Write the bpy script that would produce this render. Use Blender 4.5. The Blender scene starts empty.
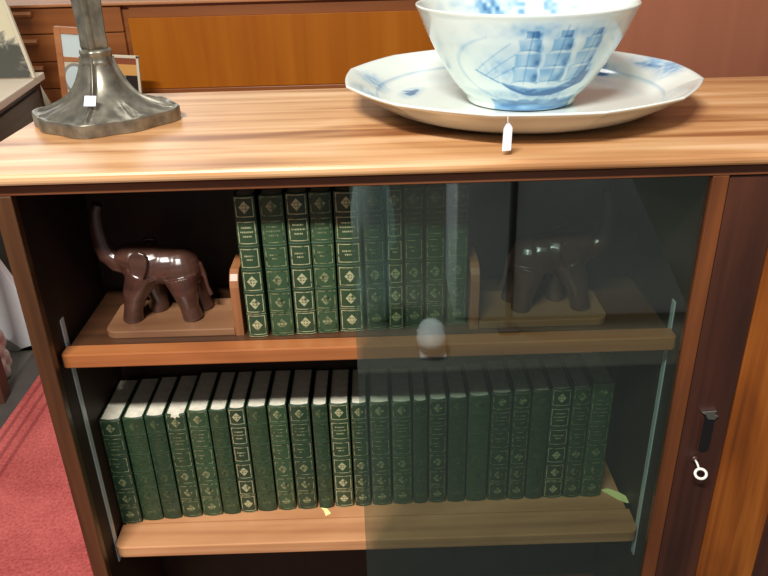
import bpy, bmesh, math, random
import numpy as np
from mathutils import Vector, Matrix
PI = math.pi
scene = bpy.context.scene
C = scene.collection
random.seed(4)

# ------------------------------------------------------------------ camera
cam_d = bpy.data.cameras.new('camera'); cam = bpy.data.objects.new('camera', cam_d); C.objects.link(cam)
PITCH, ROLL, YAW, F = 0.4614, -0.0267, 0.0066, 754.03
fwd = Vector((math.sin(YAW)*math.cos(PITCH), math.cos(YAW)*math.cos(PITCH), -math.sin(PITCH)))
rgt = Vector((math.cos(YAW), -math.sin(YAW), 0)); up = rgt.cross(fwd)
r2 = rgt*math.cos(ROLL) + up*math.sin(ROLL); u2 = up*math.cos(ROLL) - rgt*math.sin(ROLL)
m = Matrix((r2, u2, -fwd)).transposed().to_4x4(); m.translation = Vector((0.3634, -0.7172, 0.2181))
cam.matrix_world = m
cam_d.sensor_width = 36; cam_d.sensor_fit = 'HORIZONTAL'; cam_d.lens = F/768*36
cam_d.clip_start = 0.02
scene.camera = cam

# ------------------------------------------------------------------ world, lights, exposure
w = bpy.data.worlds.new('world'); scene.world = w; w.use_nodes = True
w.node_tree.nodes['Background'].inputs[0].default_value = (1.0, 0.97, 0.93, 1)
w.node_tree.nodes['Background'].inputs[1].default_value = 0.235

def area(name, loc, target, sx, sy, power, col=(1, .97, .91)):
    l = bpy.data.lights.new(name, 'AREA'); l.shape = 'RECTANGLE'; l.size = sx; l.size_y = sy
    l.energy = power; l.color = col
    o = bpy.data.objects.new(name, l); C.objects.link(o); o.location = loc
    d = Vector(target) - Vector(loc)
    o.rotation_euler = d.to_track_quat('-Z', 'Y').to_euler()
    return o
area('ceiling_tube_light', (-0.15, -1.40, 1.60), (0.35, 0.1, -.2), 0.7, 0.045, 92)
area('rear_glare_light', (0.0, 1.10, 1.60), (0.2, 1.3, -.4), 1.3, 0.2, 9)  # fill added from behind for glare on the wood, no known fixture
area('rear_sheen_light', (-0.9, 2.9, 0.75), (-.2, 0.3, -.1), 1.6, 0.9, 9, (.96, .98, 1))  # area light added behind at left to give the top its sheen

vs = scene.view_settings
vs.view_transform = 'Standard'; vs.look = 'None'; vs.exposure = 0.0; vs.gamma = 1.0; vs.use_curve_mapping = False

# ------------------------------------------------------------------ materials
def lin(c):
    return tuple(((x/255)/12.92 if x/255 <= .04045 else ((x/255+.055)/1.055)**2.4) for x in c) + (1,)

def newmat(name):
    mt = bpy.data.materials.new(name); mt.use_nodes = True
    return mt, mt.node_tree, mt.node_tree.nodes['Principled BSDF']

def plain(name, c, rough=.5, metal=0, noise=0, scale=40, bump=0, spec=.5, coat=0):
    mt, t, b = newmat(name)
    b.inputs['Base Color'].default_value = lin(c); b.inputs['Roughness'].default_value = rough
    b.inputs['Metallic'].default_value = metal; b.inputs['Specular IOR Level'].default_value = spec
    b.inputs['Coat Weight'].default_value = coat
    if noise or bump:
        tc = t.nodes.new('ShaderNodeTexCoord'); n = t.nodes.new('ShaderNodeTexNoise')
        n.inputs['Scale'].default_value = scale; n.inputs['Detail'].default_value = 5
        t.links.new(tc.outputs['Object'], n.inputs['Vector'])
        if noise:
            r = t.nodes.new('ShaderNodeValToRGB'); r.color_ramp.elements[0].position = .3; r.color_ramp.elements[1].position = .7
            a = lin(c); r.color_ramp.elements[0].color = tuple(x*(1-noise) for x in a[:3])+(1,)
            r.color_ramp.elements[1].color = tuple(min(1, x*(1+noise)) for x in a[:3])+(1,)
            t.links.new(n.outputs[0], r.inputs[0]); t.links.new(r.outputs[0], b.inputs['Base Color'])
        if bump:
            bp = t.nodes.new('ShaderNodeBump'); bp.inputs['Strength'].default_value = bump; bp.inputs['Distance'].default_value = .002
            t.links.new(n.outputs[0], bp.inputs['Height']); t.links.new(bp.outputs[0], b.inputs['Normal'])
    return mt

def wood(name, dark, mid, light, axis='x', rough=.35, s=1.0, streak=None, coat=0.15, freq=55, spec=.5):
    """long grain: coordinates squeezed along the grain, two noises mixed"""
    mt, t, b = newmat(name)
    N = t.nodes.new; L = t.links.new
    tc = N('ShaderNodeTexCoord'); mp = N('ShaderNodeMapping')
    k = {'x': (1.4, freq*.55, freq), 'y': (freq*.55, 1.4, freq), 'z': (freq, freq*.55, 1.4)}[axis]
    mp.inputs['Scale'].default_value = tuple(q*s for q in k)
    L(tc.outputs['Object'], mp.inputs['Vector'])
    n = N('ShaderNodeTexNoise'); n.inputs['Scale'].default_value = 1; n.inputs['Detail'].default_value = 6; n.inputs['Distortion'].default_value = .8
    L(mp.outputs[0], n.inputs['Vector'])
    mp2 = N('ShaderNodeMapping'); mp2.inputs['Scale'].default_value = tuple(q*s*.20 if q > 2 else q*s*1.6 for q in k)
    L(tc.outputs['Object'], mp2.inputs['Vector'])
    n2 = N('ShaderNodeTexNoise'); n2.inputs['Scale'].default_value = 1; n2.inputs['Detail'].default_value = 3; n2.inputs['Distortion'].default_value = 1.5
    L(mp2.outputs[0], n2.inputs['Vector'])
    mx = N('ShaderNodeMix'); mx.inputs['Factor'].default_value = .5
    L(n.outputs[0], mx.inputs['A']); L(n2.outputs[0], mx.inputs['B'])
    r = N('ShaderNodeValToRGB'); e = r.color_ramp.elements
    e[0].position = .36; e[0].color = lin(dark); e[1].position = .66; e[1].color = lin(light)
    q = e.new(.5); q.color = lin(mid)
    L(mx.outputs['Result'], r.inputs[0]); L(r.outputs[0], b.inputs['Base Color'])
    b.inputs['Roughness'].default_value = rough; b.inputs['Coat Weight'].default_value = coat; b.inputs['Coat Roughness'].default_value = .25
    b.inputs['Specular IOR Level'].default_value = spec
    bp = N('ShaderNodeBump'); bp.inputs['Strength'].default_value = .08; bp.inputs['Distance'].default_value = .001
    L(n.outputs[0], bp.inputs['Height']); L(bp.outputs[0], b.inputs['Normal'])
    return mt

M = {}
M['top'] = wood('teak_top', (140, 88, 50), (194, 144, 96), (222, 182, 140), 'x', .36, freq=75)
M['edge'] = wood('teak_edge', (136, 76, 34), (178, 110, 54), (204, 138, 78), 'x', .35)
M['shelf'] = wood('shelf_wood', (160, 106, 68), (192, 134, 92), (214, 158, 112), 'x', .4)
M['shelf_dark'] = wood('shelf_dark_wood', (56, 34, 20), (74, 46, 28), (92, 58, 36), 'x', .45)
M['lip'] = wood('lip_wood', (136, 78, 42), (166, 100, 56), (186, 122, 74), 'x', .35)
M['side_edge'] = wood('side_edge_wood', (60, 36, 18), (84, 52, 28), (102, 66, 36), 'z', .4)
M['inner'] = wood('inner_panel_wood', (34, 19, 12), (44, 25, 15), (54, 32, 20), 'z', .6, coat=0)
M['stile'] = wood('light_stile_wood', (74, 38, 18), (96, 52, 26), (120, 68, 34), 'z', .4)
M['dark_stile'] = wood('dark_stile_wood', (48, 25, 18), (64, 34, 24), (80, 44, 30), 'z', .4)
M['panel'] = wood('orange_panel_wood', (72, 32, 8), (130, 68, 20), (176, 104, 38), 'z', .38, freq=40)
M['rail'] = wood('rail_wood', (84, 44, 24), (112, 64, 36), (134, 82, 48), 'x', .45)
M['bookend'] = wood('bookend_wood', (104, 70, 46), (138, 98, 68), (176, 134, 98), 'x', .5, freq=18)
M['bookend_up'] = wood('bookend_upright_wood', (120, 74, 44), (146, 94, 58), (162, 108, 70), 'z', .5)
M['ele'] = wood('carved_dark_wood', (50, 30, 24), (70, 44, 36), (88, 58, 46), 'x', .28, coat=.5)
M['orange'] = wood('orange_teak_door', (166, 90, 6), (178, 99, 9), (188, 110, 18), 'z', .5, s=.35, coat=0, spec=.25)
M['dresser'] = wood('dresser_wood', (126, 66, 26), (152, 86, 36), (172, 104, 50), 'x', .45, s=.35)
M['dresser_light'] = wood('dresser_light_wood', (160, 98, 58), (186, 122, 76), (200, 140, 92), 'x', .45, s=.4)
M['wardrobe'] = wood('red_brown_wood', (132, 78, 56), (142, 86, 62), (150, 92, 68), 'z', .5, s=.3)
M['table_top'] = plain('greyed_table_top', (242, 226, 204), .45, noise=.05, scale=6)
M['table_dark'] = wood('dark_table_wood', (48, 36, 28), (66, 50, 38), (82, 64, 50), 'y', .5)
M['leg'] = wood('table_leg_wood', (64, 36, 24), (86, 50, 34), (100, 62, 42), 'z', .5)
M['metal'] = plain('track_metal', (214, 226, 230), .35, .2)
M['chrome'] = plain('chrome', (215, 210, 205), .25, 1.0)
M['black'] = plain('blackened_metal', (28, 26, 28), .4, .3)
M['key'] = plain('pale_key_metal', (240, 236, 225), .45, .0)
M['white'] = plain('white_board', (226, 228, 230), .5)
M['cream'] = plain('cream_paint', (226, 216, 190), .6)
M['greyish'] = plain('grey_side', (150, 148, 140), .6)
M['paper'] = plain('white_paper', (226, 230, 244), .6)
M['thread'] = plain('white_thread', (225, 225, 225), .7)
M['yellow'] = plain('yellow_paper', (255, 250, 170), .6)
M['pages'] = plain('page_edges', (226, 220, 200), .75, noise=.12, scale=120)
M['floor'] = plain('floor_tiles', (104, 102, 92), .5, noise=.12, scale=3)
M['floor_dark'] = plain('dark_floor_strip', (76, 70, 66), .6, noise=.15, scale=20)
M['wall'] = plain('wall_paint', (214, 204, 184), .8)
M['mirrorish'] = plain('pale_blue_print', (214, 232, 232), .3)

def carpet_mat():
    mt, t, b = newmat('red_carpet'); N = t.nodes.new; L = t.links.new
    tc = N('ShaderNodeTexCoord'); n = N('ShaderNodeTexNoise'); n.inputs['Scale'].default_value = 160; n.inputs['Detail'].default_value = 8
    L(tc.outputs['Object'], n.inputs['Vector'])
    n2 = N('ShaderNodeTexNoise'); n2.inputs['Scale'].default_value = 9; n2.inputs['Detail'].default_value = 4
    L(tc.outputs['Object'], n2.inputs['Vector'])
    mx = N('ShaderNodeMix'); L(n.outputs[0], mx.inputs['A']); L(n2.outputs[0], mx.inputs['B']); mx.inputs['Factor'].default_value = .45
    r = N('ShaderNodeValToRGB'); e = r.color_ramp.elements
    e[0].position = .35; e[0].color = lin((158, 62, 60)); e[1].position = .65; e[1].color = lin((208, 104, 98))
    L(mx.outputs['Result'], r.inputs[0])
    # woven dark edge stripes
    sx = N('ShaderNodeSeparateXYZ'); L(tc.outputs['Object'], sx.inputs[0])
    w1 = N('ShaderNodeMath'); w1.operation = 'SINE'; mu = N('ShaderNodeMath'); mu.operation = 'MULTIPLY'; mu.inputs[1].default_value = 240
    L(sx.outputs['X'], mu.inputs[0]); L(mu.outputs[0], w1.inputs[0])
    lt = N('ShaderNodeMath'); lt.operation = 'LESS_THAN'; lt.inputs[1].default_value = -.455; L(sx.outputs['X'], lt.inputs[0])
    gt = N('ShaderNodeMath'); gt.operation = 'GREATER_THAN'; gt.inputs[1].default_value = .45; L(w1.outputs[0], gt.inputs[0])
    am = N('ShaderNodeMath'); am.operation = 'MULTIPLY'; L(lt.outputs[0], am.inputs[0]); L(gt.outputs[0], am.inputs[1])
    am2 = N('ShaderNodeMath'); am2.operation = 'MULTIPLY'; am2.inputs[1].default_value = .5; L(am.outputs[0], am2.inputs[0])
    m2 = N('ShaderNodeMix'); m2.data_type = 'RGBA'; L(am2.outputs[0], m2.inputs['Factor']); L(r.outputs[0], m2.inputs[6]); m2.inputs[7].default_value = lin((110, 30, 36))
    L(m2.outputs[2], b.inputs['Base Color']); b.inputs['Roughness'].default_value = .95
    bp = N('ShaderNodeBump'); bp.inputs['Strength'].default_value = .4; bp.inputs['Distance'].default_value = .004
    L(n.outputs[0], bp.inputs['Height']); L(bp.outputs[0], b.inputs['Normal'])
    return mt
M['carpet'] = carpet_mat()

def cover_mat(name, c):
    mt, t, b = newmat(name); N = t.nodes.new; L = t.links.new
    tc = N('ShaderNodeTexCoord'); n = N('ShaderNodeTexNoise'); n.inputs['Scale'].default_value = 45; n.inputs['Detail'].default_value = 6
    L(tc.outputs['Object'], n.inputs['Vector'])
    r = N('ShaderNodeValToRGB'); e = r.color_ramp.elements
    a = lin(c); e[0].position = .3; e[0].color = tuple(x*.82 for x in a[:3])+(1,); e[1].position = .72; e[1].color = tuple(x*1.2 for x in a[:3])+(1,)
    L(n.outputs[0], r.inputs[0]); L(r.outputs[0], b.inputs['Base Color'])
    b.inputs['Roughness'].default_value = .42
    n3 = N('ShaderNodeTexNoise'); n3.inputs['Scale'].default_value = 900; L(tc.outputs['Object'], n3.inputs['Vector'])
    bp = N('ShaderNodeBump'); bp.inputs['Strength'].default_value = .15; bp.inputs['Distance'].default_value = .0005
    L(n3.outputs[0], bp.inputs['Height']); L(bp.outputs[0], b.inputs['Normal'])
    return mt
COV = [cover_mat('green_leatherette', (44, 66, 44)), cover_mat('green_leatherette_pale', (50, 75, 50)), cover_mat('green_leatherette_deep', (38, 60, 42))]

def gilt_mat(name, c, rough, worn):
    mt, t, b = newmat(name); N = t.nodes.new; L = t.links.new
    tc = N('ShaderNodeTexCoord'); n = N('ShaderNodeTexNoise'); n.inputs['Scale'].default_value = 140; n.inputs['Detail'].default_value = 5
    L(tc.outputs['Object'], n.inputs['Vector'])
    r = N('ShaderNodeValToRGB'); e = r.color_ramp.elements
    e[0].position = worn; e[0].color = lin((44, 66, 44)); e[1].position = worn+.2; e[1].color = lin(c)
    L(n.outputs[0], r.inputs[0]); L(r.outputs[0], b.inputs['Base Color'])
    b.inputs['Roughness'].default_value = rough; b.inputs['Metallic'].default_value = .35
    return mt
GILT = [gilt_mat('gilt_bright', (190, 190, 148), .4, .30), gilt_mat('gilt_mid', (150, 156, 116), .45, .38), gilt_mat('gilt_dull', (96, 108, 76), .5, .42)]

def bronze():
    mt, t, b = newmat('aged_bronze'); N = t.nodes.new; L = t.links.new
    tc = N('ShaderNodeTexCoord'); n = N('ShaderNodeTexNoise'); n.inputs['Scale'].default_value = 60; n.inputs['Detail'].default_value = 6
    L(tc.outputs['Object'], n.inputs['Vector'])
    r = N('ShaderNodeValToRGB'); e = r.color_ramp.elements
    e[0].position = .35; e[0].color = lin((112, 108, 98)); e[1].position = .7; e[1].color = lin((160, 154, 138))
    L(n.outputs[0], r.inputs[0]); L(r.outputs[0], b.inputs['Base Color'])
    b.inputs['Metallic'].default_value = .75; b.inputs['Roughness'].default_value = .36
    bp = N('ShaderNodeBump'); bp.inputs['Strength'].default_value = .25; bp.inputs['Distance'].default_value = .001
    L(n.outputs[0], bp.inputs['Height']); L(bp.outputs[0], b.inputs['Normal'])
    return mt
M['bronze'] = bronze()

def glass_mat():
    mt = bpy.data.materials.new('smoked_glass'); mt.use_nodes = True; t = mt.node_tree; t.nodes.clear()
    N = t.nodes.new; L = t.links.new
    out = N('ShaderNodeOutputMaterial'); tr = N('ShaderNodeBsdfTransparent'); gl = N('ShaderNodeBsdfGlossy')
    tr.inputs['Color'].default_value = (.755, .83, .795, 1)
    gl.inputs['Roughness'].default_value = .02
    gl.inputs['Color'].default_value = (.9, 1, 1, 1)
    ge = N('ShaderNodeNewGeometry'); dt = N('ShaderNodeVectorMath'); dt.operation = 'DOT_PRODUCT'
    L(ge.outputs['Incoming'], dt.inputs[0]); L(ge.outputs['Normal'], dt.inputs[1])
    def mth(op, a, b=None):
        q = N('ShaderNodeMath'); q.operation = op
        for i, v in enumerate((a, b)):
            if v is None: continue
            if isinstance(v, (int, float)): q.inputs[i].default_value = v
            else: L(v, q.inputs[i])
        return q.outputs[0]
    p5 = mth('POWER', mth('SUBTRACT', 1, mth('ABSOLUTE', dt.outputs['Value'])), 5)
    fr = mth('ADD', mth('MULTIPLY', p5, .87), .13)
    mx = N('ShaderNodeMixShader'); L(fr, mx.inputs[0]); L(tr.outputs[0], mx.inputs[1]); L(gl.outputs[0], mx.inputs[2])
    L(mx.outputs[0], out.inputs[0])
    return mt
M['glass'] = glass_mat()

def china_mat():
    mt, t, b = newmat('blue_white_china')
    a = t.nodes.new('ShaderNodeVertexColor'); a.layer_name = 'paint'
    t.links.new(a.outputs[0], b.inputs['Base Color'])
    b.inputs['Roughness'].default_value = .12; b.inputs['Coat Weight'].default_value = .4; b.inputs['Coat Roughness'].default_value = .03
    return mt
M['china'] = china_mat()

# ------------------------------------------------------------------ mesh helpers
def link(name, bm, mat, parent=None, smooth=False, loc=None):
    me = bpy.data.meshes.new(name); bmesh.ops.recalc_face_normals(bm, faces=bm.faces[:]); bm.to_mesh(me); bm.free()
    if mat: me.materials.append(mat)
    if smooth:
        for p in me.polygons: p.use_smooth = True
    o = bpy.data.objects.new(name, me); C.objects.link(o)
    if parent: o.parent = parent
    if loc: o.location = loc
    return o
def tag(o, label=None, cat=None, group=None, kind=None):
    if label: o['label'] = label
    if cat: o['category'] = cat
    if group: o['group'] = group
    if kind: o['kind'] = kind
    return o
def thing(name, loc, label, cat, group=None, rz=0):
    o = bpy.data.objects.new(name, None); C.objects.link(o); o.location = loc; o.rotation_euler = (0, 0, rz)
    o.empty_display_size = .02
    return tag(o, label, cat, group)
def box(bm, x0, x1, y0, y1, z0, z1, bev=0, seg=2):
    b = bmesh.new(); v = bmesh.ops.create_cube(b, size=1)['verts']
    for q in v:
        q.co = Vector(((x0+x1)/2+q.co.x*(x1-x0), (y0+y1)/2+q.co.y*(y1-y0), (z0+z1)/2+q.co.z*(z1-z0)))
    if bev: bmesh.ops.bevel(b, geom=b.edges[:], offset=bev, segments=seg, affect='EDGES', profile=.5)
    merge(bm, b); return bm
def merge(bm, b, mat=None):
    if mat: b.transform(mat)
    me = bpy.data.meshes.new('tmp'); b.to_mesh(me); b.free(); bm.from_mesh(me); bpy.data.meshes.remove(me)
def prism(bm, pts, a0, a1, axis='z', bev=0):
    """closed polygon pts extruded along axis"""
    def P(p, a): return {'z': (p[0], p[1], a), 'y': (p[0], a, p[1]), 'x': (a, p[0], p[1])}[axis]
    b = bmesh.new(); lo = [b.verts.new(P(p, a0)) for p in pts]; hi = [b.verts.new(P(p, a1)) for p in pts]; n = len(pts)
    b.faces.new(lo[::-1]); b.faces.new(hi)
    for i in range(n): b.faces.new((lo[i], lo[(i+1) % n], hi[(i+1) % n], hi[i]))
    bmesh.ops.recalc_face_normals(b, faces=b.faces[:])
    if bev:
        es = [e for e in b.edges if len({round((v.co['xyz'.index(axis)]), 6) for v in e.verts}) == 1]
        bmesh.ops.bevel(b, geom=es, offset=bev, segments=2, affect='EDGES', profile=.5)
    merge(bm, b); return bm
def tube(bm, pts, rad, n=12, caps=True):
    pts = [Vector(p) for p in pts]; rad = rad if hasattr(rad, '__len__') else [rad]*len(pts); rings = []
    pu = None
    for i, p in enumerate(pts):
        d = (pts[min(i+1, len(pts)-1)] - pts[max(i-1, 0)]).normalized()
        u = (pu - d*pu.dot(d)) if pu is not None else d.orthogonal()
        u.normalize(); pu = u; v = d.cross(u)
        rings.append([bm.verts.new(p + (u*math.cos(2*PI*k/n) + v*math.sin(2*PI*k/n))*rad[i]) for k in range(n)])
    for a, b_ in zip(rings, rings[1:]):
        for k in range(n): bm.faces.new((a[k], a[(k+1) % n], b_[(k+1) % n], b_[k]))
    if caps: bm.faces.new(rings[0][::-1]); bm.faces.new(rings[-1])
    return bm
def ball(bm, c, r, M3=None, seg=20):
    b = bmesh.new(); bmesh.ops.create_uvsphere(b, u_segments=seg, v_segments=seg//2+2, radius=1)
    m4 = Matrix.Translation(c) @ (M3.to_4x4() if M3 else Matrix.Identity(4)) @ Matrix.Diagonal((*r, 1)) if hasattr(r, '__len__') else Matrix.Translation(c) @ Matrix.Scale(r, 4)
    merge(bm, b, m4)
def lathe(bm, prof, n=48, rf=None):
    rings = []
    for r, z in prof:
        rings.append([bm.verts.new(((r*(rf(k/n*2*PI, r, z) if rf else 1))*math.cos(k/n*2*PI), (r*(rf(k/n*2*PI, r, z) if rf else 1))*math.sin(k/n*2*PI), z)) for k in range(n)])
    for a, b_ in zip(rings, rings[1:]):
        for k in range(n): bm.faces.new((a[k], a[(k+1) % n], b_[(k+1) % n], b_[k]))
    return bm
def sculpt(name, bm, vox, smooth_it, mat, parent):
    """fuses overlapping shapes into one continuous skin"""
    me = bpy.data.meshes.new(name); bm.to_mesh(me); bm.free()
    o = bpy.data.objects.new(name, me); C.objects.link(o)
    r = o.modifiers.new('r', 'REMESH'); r.mode = 'VOXEL'; r.voxel_size = vox
    s = o.modifiers.new('s', 'SMOOTH'); s.factor = .5; s.iterations = smooth_it
    dg = bpy.context.evaluated_depsgraph_get(); dg.update()
    m2 = bpy.data.meshes.new_from_object(o.evaluated_get(dg)); m2.name = name
    o.modifiers.clear(); o.data = m2; m2.materials.clear(); m2.materials.append(mat)
    for p in m2.polygons: p.use_smooth = True
    o.parent = parent
    return o
B = bmesh.new

# ------------------------------------------------------------------ setting
FZ = -0.85
tag(link('floor', box(B(), -4, 4, -4, 3, FZ-.05, FZ), M['floor']), kind='structure')
tag(link('trim_1', box(B(), -.60, -.535, -2.5, 2.4, FZ, FZ+.003), M['floor_dark']), kind='structure')
tag(link('wall_back', box(B(), -4, 4, 3, 3.1, FZ, 1.75), M['wall']), kind='structure')
tag(link('reflection_dark_mat', box(B(), .0, 1.4, -.92, -.04, FZ, FZ+.006, .002), plain('reflection_dark', (62, 64, 60), .8, noise=.1)), 'added dark mat in front of the cabinet, darkening the reflection in the glass door', 'mat')  # unseen, added to darken the floor mirrored in the glass
tag(link('red_carpet_runner', box(B(), -.535, -.05, -2.4, 2.2, FZ, FZ+.006), M['carpet']), 'red woven carpet runner lying on the floor left of the cabinet', 'carpet')

# ------------------------------------------------------------------ the cabinet
W = .70; XR = 1.45; D = .353; YB = .19
cab = thing('display_cabinet', (0, 0, FZ), 'teak display cabinet with a sliding glass door and two shelves of green books', 'cabinet')
OFF = Vector((0, 0, -FZ))
def part(name, bm, mat, parent=cab, smooth=False):
    bm.transform(Matrix.Translation(OFF)); return link(name, bm, mat, parent, smooth)
# top slab: rounded nose, coved underside
nose = [(.0, -.0105)] + [(-.012+.0045-.0045*math.cos(a), -.0058+.0058*math.sin(a)) for a in [math.radians(q) for q in (-50, -25, 0, 30, 60, 90)]] + [(D, 0), (D, -.0225), (0.002, -.0225), (0.002, -.0145)]
part('cabinet_top', prism(B(), nose, -.054, XR+.03, 'x'), M['top'])
part('front_rail', box(B(), -.02, XR, .0, .016, -.0245, -.0146, .001), M['rail'])
part('side_edge', box(B(), -.0195, 0, 0, .012, FZ+.05, -.0246, .0015), M['side_edge'])
part('side_panel', box(B(), -.0195, -.0155, .0122, D, FZ+.05, -.0226, .001), M['side_edge'])
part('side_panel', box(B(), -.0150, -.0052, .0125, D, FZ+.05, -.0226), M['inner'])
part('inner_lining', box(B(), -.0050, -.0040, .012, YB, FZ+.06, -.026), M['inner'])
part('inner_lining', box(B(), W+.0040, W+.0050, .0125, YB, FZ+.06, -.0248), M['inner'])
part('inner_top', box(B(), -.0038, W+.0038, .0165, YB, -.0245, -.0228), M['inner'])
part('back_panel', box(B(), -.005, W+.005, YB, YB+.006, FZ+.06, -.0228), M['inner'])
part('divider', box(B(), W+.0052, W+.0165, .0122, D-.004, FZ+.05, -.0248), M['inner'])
part('divider_edge', box(B(), W, W+.0165, 0, .012, FZ+.05, -.0246, .001), M['stile'])
part('side_panel', box(B(), XR-.02, XR, 0, D, FZ+.05, -.0226, .002), M['side_edge'])
part('bottom_panel', box(B(), -.0195, XR, .002, D, FZ+.05, FZ+.075, .002), M['rail'])
part('plinth', box(B(), .0, XR-.02, .03, D-.02, FZ, FZ+.05), M['inner'])
# sliding wooden door: dark stile with pull, orange panel, dark stile
dr = part('sliding_wood_door', box(B(), W+.0185, .772, .0035, .016, FZ+.077, -.0262, .0012), M['dark_stile'])
part('door_panel', box(B(), .7725, .8475, .0025, .014, FZ+.077, -.0262, .0015), M['panel'], dr)
part('door_stile', box(B(), .848, .905, .0035, .016, FZ+.077, -.0262, .0012), M['dark_stile'], dr)
part('door_panel', box(B(), .9055, XR-.021, .0025, .014, FZ+.077, -.0262, .0015), M['panel'], dr)
def rrect(x0, x1, z0, z1, r, n=6):
    pts = []
    for cx, cz, a0 in ((x1-r, z1-r, 0), (x0+r, z1-r, 90), (x0+r, z0+r, 180), (x1-r, z0+r, 270)):
        for k in range(n+1):
            a = math.radians(a0+90*k/n); pts.append((cx+r*math.cos(a), cz+r*math.sin(a)))
    return pts
fp = prism(B(), rrect(.7405, .7535, -.372, -.318, .006), .0012, .0040, 'y', .0006)
part('finger_pull', fp, M['black'], dr)
part('pull_rim', prism(B(), rrect(.7385, .7400, -.368, -.322, .0007), .0008, .0040, 'y'), M['dark_stile'], dr)
sp = B(); prism(sp, [(.7345, -.3120), (.7525, -.3110), (.7510, -.3165), (.7560, -.3185), (.7520, -.3240), (.7440, -.3230), (.7410, -.3175)], -.001, .0042, 'y', .0006)
part('strike_plate', sp, M['chrome'], dr)['label'] = 'small worn chrome plate above the finger pull'
lk = B(); tube(lk, [(.7395, .0045, -.384), (.7395, .0010, -.384)], .0045, 20); part('lock_cylinder', lk, M['dark_stile'], dr, True)
# sliding glass door
gd = part('sliding_glass_door', box(B(), .3360, W+.000-.0005, .0045, .0085, FZ+.079, -.0262), M['glass'])
gd['label'] = 'smoky glass sliding door covering the right half of the shelves'
part('glass_track', box(B(), .0012, W-.0012, .0020, .0115, FZ+.0752, FZ+.0785), M['inner'])
# shelf standards
for x0, x1, zb in ((-.0038, -.0022, -.566), (W+.0022, W+.0038, -.584)):
    b = B(); box(b, x0, x1, .0450, .0540, zb, -.1905, .0003)
    s_ = part('shelf_standard', b, M['metal'])
# shelves
def shelf_pts(y0, y1, x0, x1, r):
    pts = [(x0, y1)]
    for k in range(7):
        a = PI/2*k/6; pts.append((x0+r-r*math.cos(a), y0+r-r*math.sin(a)))
    for k in range(7):
        a = PI/2*k/6; pts.append((x1-r+r*math.sin(a), y0+r-r*math.cos(a)))
    return pts+[(x1, y1)]
Z1, Z2, TH = -.2229, -.5318, .0178
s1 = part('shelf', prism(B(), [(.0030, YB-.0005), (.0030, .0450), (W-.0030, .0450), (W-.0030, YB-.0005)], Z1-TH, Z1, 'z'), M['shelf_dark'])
part('shelf_lip', prism(B(), shelf_pts(.0221, .0445, -.0018, W+.0018, .0045), Z1-TH, Z1, 'z', .0016), M['lip'], s1)['label'] = 'lighter solid wood front edge'
s2 = part('shelf', prism(B(), [(.0030, YB-.0005), (.0030, .0805), (W-.0030, .0805), (W-.0030, YB-.0005)], Z2-TH, Z2, 'z'), M['shelf'])
part('shelf_lip', prism(B(), shelf_pts(.0357, .0800, -.0018, W+.0018, .012), Z2-TH, Z2, 'z', .0016), M['shelf'], s2)

# key in the lock
k_ = thing('key', (.7395, 0, -.384), 'small pale key with an oval ring bow stuck in the wooden door', 'key')
b = B(); tube(b, [(0, .0006, 0), (.0004, -.005, -.001), (.0012, -.0085, -.0045)], .0013, 10)
link('key_shaft', b, M['key'], k_, True)
b = B(); ring = []
cx, cy, cz = .0026, -.0125, -.0095
for k in range(25):
    a = 2*PI*k/24; ring.append((cx+.0068*math.cos(a), cy+.0040*math.sin(a)-.0006, cz+.0042*math.sin(a)))
tube(b, ring, .0017, 8, False); link('key_bow', b, M['key'], k_, True)

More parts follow.
